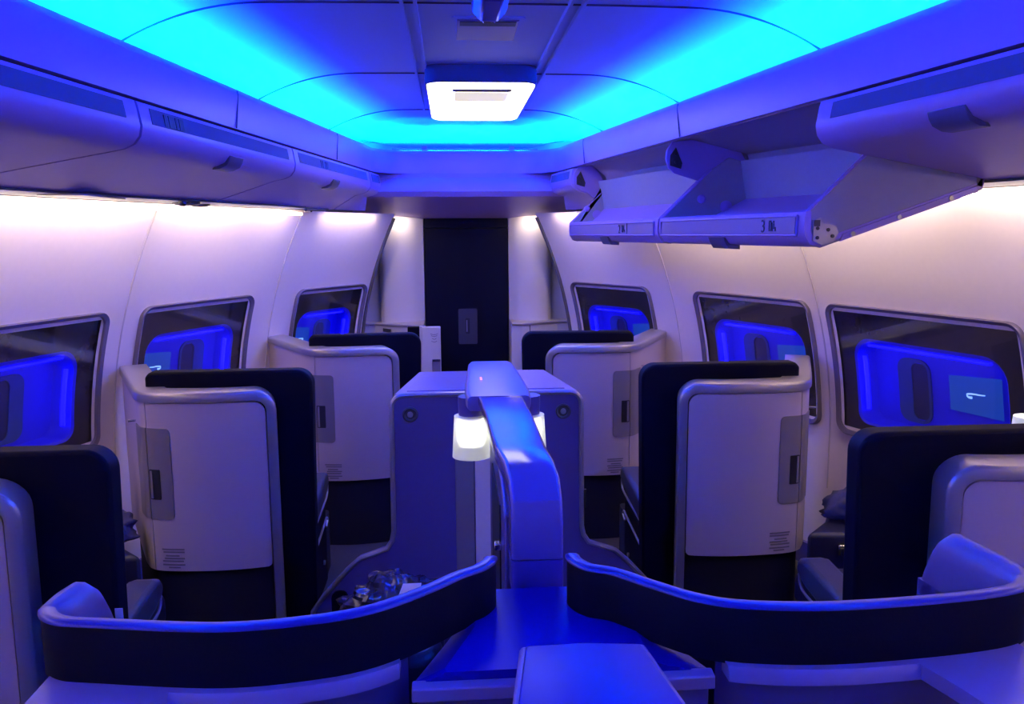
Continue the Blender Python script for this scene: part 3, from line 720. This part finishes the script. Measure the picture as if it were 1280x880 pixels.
# ------------------------------------------------------------------ centre pair of seats
def screen_path(s):
    if s < 0:
        ctl = [(-.818, 1.60), (-.828, 1.55), (-.842, 1.48), (-.840, 1.43), (-.80, 1.388), (-.73, 1.37), (-.51, 1.335), (-.35, 1.35), (-.25, 1.385), (-.16, 1.455), (-.10, 1.515), (-.055, 1.55), (-.03, 1.60), (-.04, 1.66)]
    else:
        ctl = [(.13, 1.66), (.115, 1.59), (.14, 1.535), (.19, 1.505), (.25, 1.44), (.32, 1.375), (.40, 1.34), (.55, 1.322), (.75, 1.333), (.90, 1.358), (.962, 1.40), (.985, 1.47), (.975, 1.58), (.965, 1.69)]
    return cr(ctl, 8)
def centre_pod(s):
    nm = 'shut' if s < 0 else 'open'
    P = screen_path(s)
    root = thing('seat_pod', 'centre seat with curved navy privacy screen, on the %s bin side of the blue console' % nm, 'seat pod', (s*.45, 1.6, 0), 'centre pair of seats')
    n = len(P)
    if s > 0: P = [p for p in P]
    def nrm(i):
        a = P[max(i-1, 0)]; b = P[min(i+1, n-1)]; t = (b-a)/np.linalg.norm(b-a); return np.array((-t[1], t[0]))   # left of travel = inside the seat
    # height of top edge: level, the outer wing rounds down at its forward end
    wing0 = 0 if s < 0 else n-1
    ac = [0]
    for a, b in zip(P, P[1:]): ac.append(ac[-1]+float(np.hypot(*(b-a))))
    def top(i, base=1.10):
        d = ac[i] if s < 0 else ac[-1]-ac[i]; e = ac[-1]-ac[i] if s < 0 else ac[i]
        z = base
        if d < .07: z -= .12*(1-d/.07)**2.4
        if e < .07: z -= .07*(1-e/.07)**2.5
        return z
    rg = []
    for i in range(n):
        q = nrm(i); z = top(i)
        rg.append([(*(P[i]+q*o), zz) for o, zz in ((0, .99), (0, z-.01), (.004, z-.002), (.018, z-.002), (.022, z-.01), (.022, .99), (.018, .99))])
    sc_ = obj('privacy_screen', MB().loft(rg), 'navy', root, smooth=45)
    wg = .165 if s < 0 else .285
    main = [i for i in range(n) if (ac[i] if s < 0 else ac[-1]-ac[i]) > wg]
    obj('rim', MB().loft([[(*(P[i]+nrm(i)*o), top(i)+z) for o, z in ((-.004, -.004), (-.003, .001), (.003, .004), (.019, .004), (.025, .001), (.025, -.004))] for i in main]), 'rim', sc_, smooth=60)
    # lilac pad lining the outer wing
    idx = [i for i in range(n) if (ac[i] if s < 0 else ac[-1]-ac[i]) < (.20 if s < 0 else .32)]
    rg = []
    for i in idx:
        q = nrm(i); z = top(i)-.004
        d = ac[i] if s < 0 else ac[-1]-ac[i]
        kk = max(0., min(1., ((.20 if s < 0 else .32)-d)/.09)); kk = kk*kk*(3-2*kk)
        rg.append([(*(P[i]+q*o), zz) for o, zz in ((.023, .80), (.023, z-.004), (-.003, z-.004), (-.002, z+.004), (.004, z+.005+.006*kk), (.016, z+.005+.006*kk), (.024+.012*kk, z), (.026+.020*kk, z-.02), (.026+.024*kk, z-.06), (.026+.024*kk, .80))])
    obj('wing_pad', MB().loft(rg), 'pad', root, smooth=60)
    # lilac rear shell and ledge below the screen
    core = [i for i in range(n) if (P[i][0] < -.19 if s < 0 else P[i][0] > .34)]
    rg = [[(*(P[i]+nrm(i)*o), zz) for o, zz in ((.016, 0), (.016, .985), (.05, .985), (.05, 0))] for i in core]
    obj('rear_shell', MB().loft(rg), 'lilacd', root)
    xs = sorted([(P[i][0], P[i][1]) for i in core if P[i][1] < 1.47])
    xs = [p for p in xs if (-.82 < p[0] < -.21 if s < 0 else .36 < p[0] < .925)]
    fr = []
    for k in range(len(xs)):
        x, y = xs[k]; fwd = .024
        e = abs(x-.05)
        if e > .66: fwd += .26*min(1, (e-.66)/.05)
        fr.append((x, y, fwd))
    rg = [[(x, y-f, .968), (x, y-f+.001, .985), (x, y-f+.008, .994), (x, y+.03, .994), (x, y+.03, .968)] for x, y, f in fr]
    obj('ledge', MB().loft(rg), 'lilac', root, smooth=50)
    # seat in front of the shell, hidden from the aisle behind
    x0, x1 = (-.72, -.14) if s < 0 else (.24, .84)
    obj('backrest', MB().loft([[(a, b+.03*(1.0-z), z) for a, b in rrect(x0, x1, 1.45, 1.58, .05, 4)] for z in np.linspace(.3, .97, 5)]), 'seat', root, bevel=.02)
    obj('seat_cushion', MB().prism(rrect(x0, x1, 1.58, 2.15, .06, 4), lambda a, b, d: (a, b, d), .30, .44), 'seat', root, bevel=.03, seg=3)
    obj('seat_base', MB().prism(rrect(x0+.02, x1-.02, 1.55, 2.08, .04, 4), lambda a, b, d: (a, b, d), 0, .30), 'kick', root)
    return root
centre_pod(-1); centre_pod(1)
tag(obj('paper_tag', MB().loft([[(-.742+a, 1.50+.004*math.sin(9*z), z) for a in (0, .014)]+[(-.742+a, 1.502+.004*math.sin(9*z), z) for a in (.014, 0)] for z in np.linspace(.985, 1.068, 5)]), 'white'),
    'small white upright tag behind the navy screen, beside the lilac wing pad', 'tag')

# console between the pair
r = thing('console', 'low glossy blue console with sloping sides between the two navy screens', 'console', (.07, 1.5, 0))
def cst(y, e0, e1, m0, m1): return [(m0+.02, y, .60), (m0+.01, y, .955), (e0, y, .962), (e0, y, .975), (m0, y, .999), ((m0*2+m1)/3, y, 1.0), (m1, y, 1.0), (e1, y, .975), (e1, y, .962), (m1-.01, y, .955), (m1-.02, y, .60)]
t_ = MB().loft([cst(1.345, -.185, .335, -.13, .235), cst(1.36, -.187, .337, -.133, .236), cst(1.50, -.13, .28, -.08, .225), cst(1.66, -.065, .23, -.05, .205), cst(1.675, -.06, .225, -.045, .20)])
obj('console_top', t_, 'paint', r, smooth=12)
obj('body', MB().box(-.05, .20, 1.40, 1.78, 0, .62), 'lilacd', r)
obj('front_panel', MB().loft([[(-.185, 1.338, z), (.335, 1.338, z), (.30, 1.36, z), (-.15, 1.36, z)] for z in (.15, .963)]), 'lilacd', r, bevel=.006)
obj('front_lip', MB().loft([[(x, 1.338-.012, .955), (x, 1.338-.012, .98), (x, 1.35, .984), (x, 1.36, .955)] for x in np.linspace(-.19, .34, 4)]), 'lilac', r, bevel=.003)
obj('seam', MB().box(-.002, .0, 1.322, 1.345, .93, 1.001), 'dark', r)
# raised stowage box in front of it
r = thing('stowage_box', 'raised shiny blue stowage box with pale rim at the bottom edge of the view', 'stowage box', (.1, 1.2, 0))
def bq(z, e=0., n=4):
    A = [(-.040+e, 1.08), (.235-e, 1.05), (.207-e, 1.300-e), (.10, 1.312-e), (-.006+e, 1.308-e)]
    return [(a, b, z) for a, b in A]
obj('box_body', MB().loft([bq(.55), bq(1.055), bq(1.062, .002)]), 'lilac', r, bevel=.006)
obj('box_lid', MB().loft([bq(1.060, .009), bq(1.0655, .010), bq(1.067, .016)]), 'paint', r, bevel=.003)

# lamp stand: square post that bends into a long arm carrying two shaded lamps
r = thing('lamp_stand', 'tall blue lamp post with a long arm carrying two frosted shades', 'lamp stand', (.066, 1.72, 1.0))
def rq(cx_, y, z, hw, hh, ty, tz):       # ring across the arm, (ty,tz) = direction of the arm
    nx, nz = -tz, ty; out = []
    for a, b in rrect(-hw, hw, -hh, hh, min(.012, hh*.5), 3): out.append((cx_+a, y+nx*b, z+nz*b))
    return out
cl_ = [(1.745, 1.052, .066, .057, .045), (1.745, 1.12, .066, .057, .045), (1.752, 1.155, .066, .057, .045), (1.785, 1.185, .066, .058, .035), (1.86, 1.205, .062, .060, .027), (2.0, 1.207, .054, .064, .022),
       (2.15, 1.216, .050, .066, .02), (2.30, 1.224, .047, .067, .018), (2.48, 1.234, .038, .068, .018), (2.56, 1.236, .034, .070, .012)]
rg = []
for k, (y, z, c, hw, hh) in enumerate(cl_):
    a = cl_[max(k-1, 0)]; b = cl_[min(k+1, len(cl_)-1)]; l = math.hypot(b[0]-a[0], b[1]-a[1])
    rg.append(rq(c, y, z, hw, hh, (b[0]-a[0])/l, (b[1]-a[1])/l))
arm = obj('arm', MB().loft(rg), 'armp', r, smooth=40)
obj('post', MB().loft([[(.066+a, 1.745+b, z) for a, b in rrect(-.057, .057, -.045, .045, .012, 3)] for z in (.98, 1.049)]), 'paint2', r)
# widened head with a lobe over either lamp
hd_ = MB(); rg = []
for (y, z, c, hw) in ((2.53, 1.226, .032, .098), (2.56, 1.230, .031, .103), (2.64, 1.238, .030, .102), (2.78, 1.256, .027, .092), (2.93, 1.270, .024, .080), (2.97, 1.268, .024, .074)):
    rg.append([(c+a, y, z+b) for a, b in rrect(-hw, hw, -.024, .024, .014, 3)])
obj('arm_head', hd_.loft(rg), 'lilac', r, smooth=45)
il = MB()
for z in (0, .014): il.lathe([(.0035, 0), (.003, .003)], (-.018, 2.70+z*1.4, 1.272+z*.12), 8)
obj('indicator_light', il, 'red', arm)
for cxl in (-.054, .128):
    cap = obj('lamp_holder', MB().lathe([(.032, -.045), (.040, -.04), (.042, .0), (.042, .028)], (cxl, 2.62, 1.205), 24), 'lilacd', r)
    sh = obj('lamp_shade', MB().lathe([(.0625, -.135), (.055, 0), (.035, .004), (.035, .001), (.053, -.002), (.0605, -.135)], (cxl, 2.62, 1.170), 36), 'shadeclear', r, smooth=60)
    obj('bulb', MB().lathe([(.020, -.104), (.040, -.099), (.047, -.08), (.047, -.03), (.043, -.012), (.02, -.006)], (cxl, 2.62, 1.170), 28), 'lampglow', sh, smooth=60)

# thin divider standing below the arm
r = thing('divider', 'narrow dark divider with small latch running under the lamp arm', 'divider', (.045, 2.5, 0))
obj('divider_panel', MB().loft([[(.0, y, 0), (.0, y, z), (.10, y, z), (.10, y, 0)] for y, z in ((1.80, 1.12), (1.95, 1.16), (2.4, 1.17), (2.5, 1.12), (2.52, 0))]), 'lilacd', r, bevel=.006)
obj('slot', MB().box(-.004, .002, 1.93, 2.30, .55, 1.10), 'dark', r)
obj('latch', MB().box(-.018, .0, 1.90, 1.925, .995, 1.012), 'chrome', r, bevel=.003)

# ------------------------------------------------------------------ centre monitor cabinet ahead of the pair
r = thing('cabinet', 'lilac centre cabinet with flared foot and two round vents, behind the lamp arm', 'cabinet', (.03, 3.5, 0))
cxb = .028; hw = .392
half = [(0, 1.098), (hw-.05, 1.098)] + [(hw-.05+.05*math.sin(k*PI/10), 1.048+.05*math.cos(k*PI/10)) for k in range(1, 6)] + [(hw+.004, .52), (hw+.012, .48), (hw+.035, .445), (hw+.09, .425), (hw+.15, .405), (hw+.20, .36), (hw+.30, .25), (hw+.35, .18), (hw+.36, .1), (hw+.36, 0)]
outl = [(cxb+a, b) for a, b in half] + [(cxb-a, b) for a, b in half[:0:-1]]
obj('front_face', MB().prism(outl, lambda a, b, d: (a, d, b), 3.35, 3.40), 'lilacd', r, bevel=.004)
edge = [(cxb+a, 3.352, b) for a, b in half[1:]]; edge2 = [(cxb-a, 3.352, b) for a, b in half[1:]]
obj('edge_trim', MB().tube(edge2[::-1]+edge, .011, 8), 'silver', r)
def bb(z, e=0): return [(cxb-hw+.02+e, 3.395, z), (cxb+hw-.02-e, 3.395, z), (cxb+.285-e, 3.90-e, z), (cxb-.285+e, 3.90-e, z)]
obj('body', MB().loft([bb(0), bb(1.08)]), 'lilacd', r, bevel=.006)
tb = MB().loft([[(a, b, z) for a, b in pts] for pts, z in (([(cxb-hw+.01, 3.37), (cxb+hw-.01, 3.37), (cxb+.30, 3.92), (cxb-.30, 3.92)], 1.082), ([(cxb-hw+.01, 3.37), (cxb+hw-.01, 3.37), (cxb+.30, 3.92), (cxb-.30, 3.92)], 1.100))])
tp = obj('top', tb, 'lilac', r, bevel=.006)
obj('top_inlay', MB().loft([[(a, b, z) for a, b in [(cxb-hw+.06, 3.42), (cxb+hw-.06, 3.42), (cxb+.27, 3.90), (cxb-.27, 3.90)]] for z in (1.099, 1.1035)]), 'lilac', tp, bevel=.003)
for xv in (-.288, .344):
    v = obj('round_vent', MB().lathe([(.032, .002), (.032, -.006), (.027, -.010), (.021, -.006), (.021, -.002)], (xv, 3.350, 1.018), 24, 'y'), 'grey', r)
    obj('vent_core', MB().lathe([(.012, -.003), (.012, -.007), (.006, -.008)], (xv, 3.350, 1.018), 16, 'y'), 'taupe', v)
obj('door_panel', MB().box(-.108, -.030, 3.343, 3.352, .25, .98), 'taupe', r, bevel=.002)
sp = obj('side_strip', MB().box(-.026, .045, 3.335, 3.352, .10, 1.0), 'white', r, bevel=.002)
nm = MB()
for k in range(6): nm.box(-.018, .025-.006*(k % 3), 3.332, 3.336, .30-.016*k, .308-.016*k)
obj('printed_notice', nm, 'notice', sp)
obj('side_latch', MB().box(.432, .442, 3.34, 3.353, .60, .68), 'chrome', r)
for s, xw in ((-1, -.60), (1, .66)):
    obj('foot_panel', MB().prism(rrect(xw-.035, xw+.035, .05, .27, .03, 4), lambda a, b, d: (a, d, b), 3.338, 3.352), 'navy', r)
# footstools, and the plastic bag lying on one
for s in (-1, 1):
    xo = -.36 if s < 0 else .46
    q = thing('footstool', 'low dark footstool against the centre cabinet, %s bin side' % ('shut' if s < 0 else 'open'), 'footstool', (xo, 3.15, 0))
    obj('cushion', MB().prism(rrect(xo-.20, xo+.20, 2.92, 3.325, .05, 4), lambda a, b, d: (a, b, d), .15, .25), 'seat', q, bevel=.025, seg=3)
    obj('base', MB().prism(rrect(xo-.17, xo+.17, 2.95, 3.31, .05, 4), lambda a, b, d: (a, b, d), 0, .15), 'kick', q)
tag(obj('plastic_bag', crumple(-.345, 3.12, .30, .20, .13, .12, 11, 34, .8), 'bag', smooth=25), 'crumpled dark plastic bag lying on the footstool by the centre cabinet', 'bag')
tag(obj('paper_card', MB().loft([[(-.335, 2.98, .385+t), (-.255, 2.97, .392+t), (-.245, 3.03, .425+t), (-.315, 3.04, .42+t)] for t in (0, .004)]), 'white'), 'small white card lying on the crumpled plastic bag', 'card')

# ------------------------------------------------------------------ lights
def area(name, p, d, sx, sy, col, watt, spread=180):
    l = bpy.data.lights.new(name, 'AREA'); l.shape = 'RECTANGLE'; l.size = sx; l.size_y = sy
    l.color = col; l.energy = watt; l.spread = math.radians(spread)
    o = bpy.data.objects.new(name, l); COL.objects.link(o); o.location = p
    d = Vector(d).normalized(); o.rotation_euler = d.to_track_quat('-Z', 'Y').to_euler(); return o
def area_along(name, a, b, d, w, col, watt, spread=180):
    a, b = Vector(a), Vector(b); l = (b-a).length
    o = area(name, (a+b)/2, d, l, w, col, watt*l, spread)
    z = -Vector(d).normalized(); x = (b-a).normalized(); y = z.cross(x).normalized(); z = x.cross(y)
    o.matrix_world = Matrix((( x.x, y.x, z.x, (a+b).x/2), (x.y, y.y, z.y, (a+b).y/2), (x.z, y.z, z.z, (a+b).z/2), (0, 0, 0, 1)))
    return o
BLUE = (0., 0., 1.); CYAN = (0., .32, 1.); PB = 41.; PCY = 15.; SPR = 84  # cyan strip added to give the overexposed cyan band beside the rim
for s in (-1, 1):
    ys = [-1.8, -.3, 1.2, 2.7, 4.2, 5.85]
    for a, b in zip(ys, ys[1:]):
        area_along('blue_cove_lamp', (s*(xrim(a)+.10), a, 2.235), (s*(xrim(b)+.10), b, 2.235), (-s*.35, 0, 1), .05, BLUE, PB)
        area_along('added_cyan_fill', (s*(xrim(a)+.15), a, 2.235), (s*(xrim(b)+.15), b, 2.235), (-s*.30, 0, 1), .05, CYAN, PCY, SPR)
area_along('blue_cove_lamp', (-.60, YE+.10, 2.235), (.60, YE+.10, 2.235), (0, -.35, 1), .05, BLUE, PB)
area_along('added_cyan_fill', (-.72, YE+.15, 2.235), (.72, YE+.15, 2.235), (0, -.30, 1), .05, CYAN, PCY, SPR)
WASH = (1., .80, .62)
for s in (-1, 1):
    ys = [-1.6, -.4, .8, 2.0, 3.0, 4.0, 4.7, 5.25]
    for a, b in zip(ys, ys[1:]):
        g_ = .06
        area_along('wall_lamp', (s*(W(a+g_, ZT)-.125), a+g_, 1.945), (s*(W(b-g_, ZT)-.125), b-g_, 1.945), (s*.40, 0, -1), .02, WASH, 5.8)
    area_along('wall_lamp', (s*(W(5.32, ZT)-.055), 5.32, 1.885), (s*(W(5.82, ZT)-.055), 5.82, 1.885), (s*.3, 0, -1), .015, WASH, 3.2)
area('closet_fill', (-.46, 6.12, 1.885), (0, .1, -1), .2, .03, (1, .82, .62), 1.2)  # unseen fill light added to brighten the closets
area('closet_fill', (.46, 6.12, 1.885), (0, .1, -1), .2, .03, (1, .82, .62), 1.2)

w = bpy.data.worlds.new('world'); sc.world = w; w.use_nodes = True
w.node_tree.nodes['Background'].inputs[0].default_value = (.05, .05, .12, 1)
w.node_tree.nodes['Background'].inputs[1].default_value = .1

# ------------------------------------------------------------------ camera
cd = bpy.data.cameras.new('camera'); cam = bpy.data.objects.new('camera', cd); COL.objects.link(cam)
cd.sensor_fit = 'HORIZONTAL'; cd.sensor_width = 36; cd.lens = 36*1035/1280; cd.clip_start = .05
cam.matrix_world = Matrix.Translation((-.11, 0, 1.75)) @ Matrix.Rotation(math.radians(-4.14), 4, 'Z') @ Matrix.Rotation(math.radians(90-8.14), 4, 'X') @ Matrix.Rotation(math.radians(-.4), 4, 'Z')
sc.camera = cam
sc.view_settings.view_transform = 'Standard'; sc.view_settings.look = 'None'
sc.view_settings.gamma = 1; sc.view_settings.use_curve_mapping = False
sc.view_settings.exposure = -.28
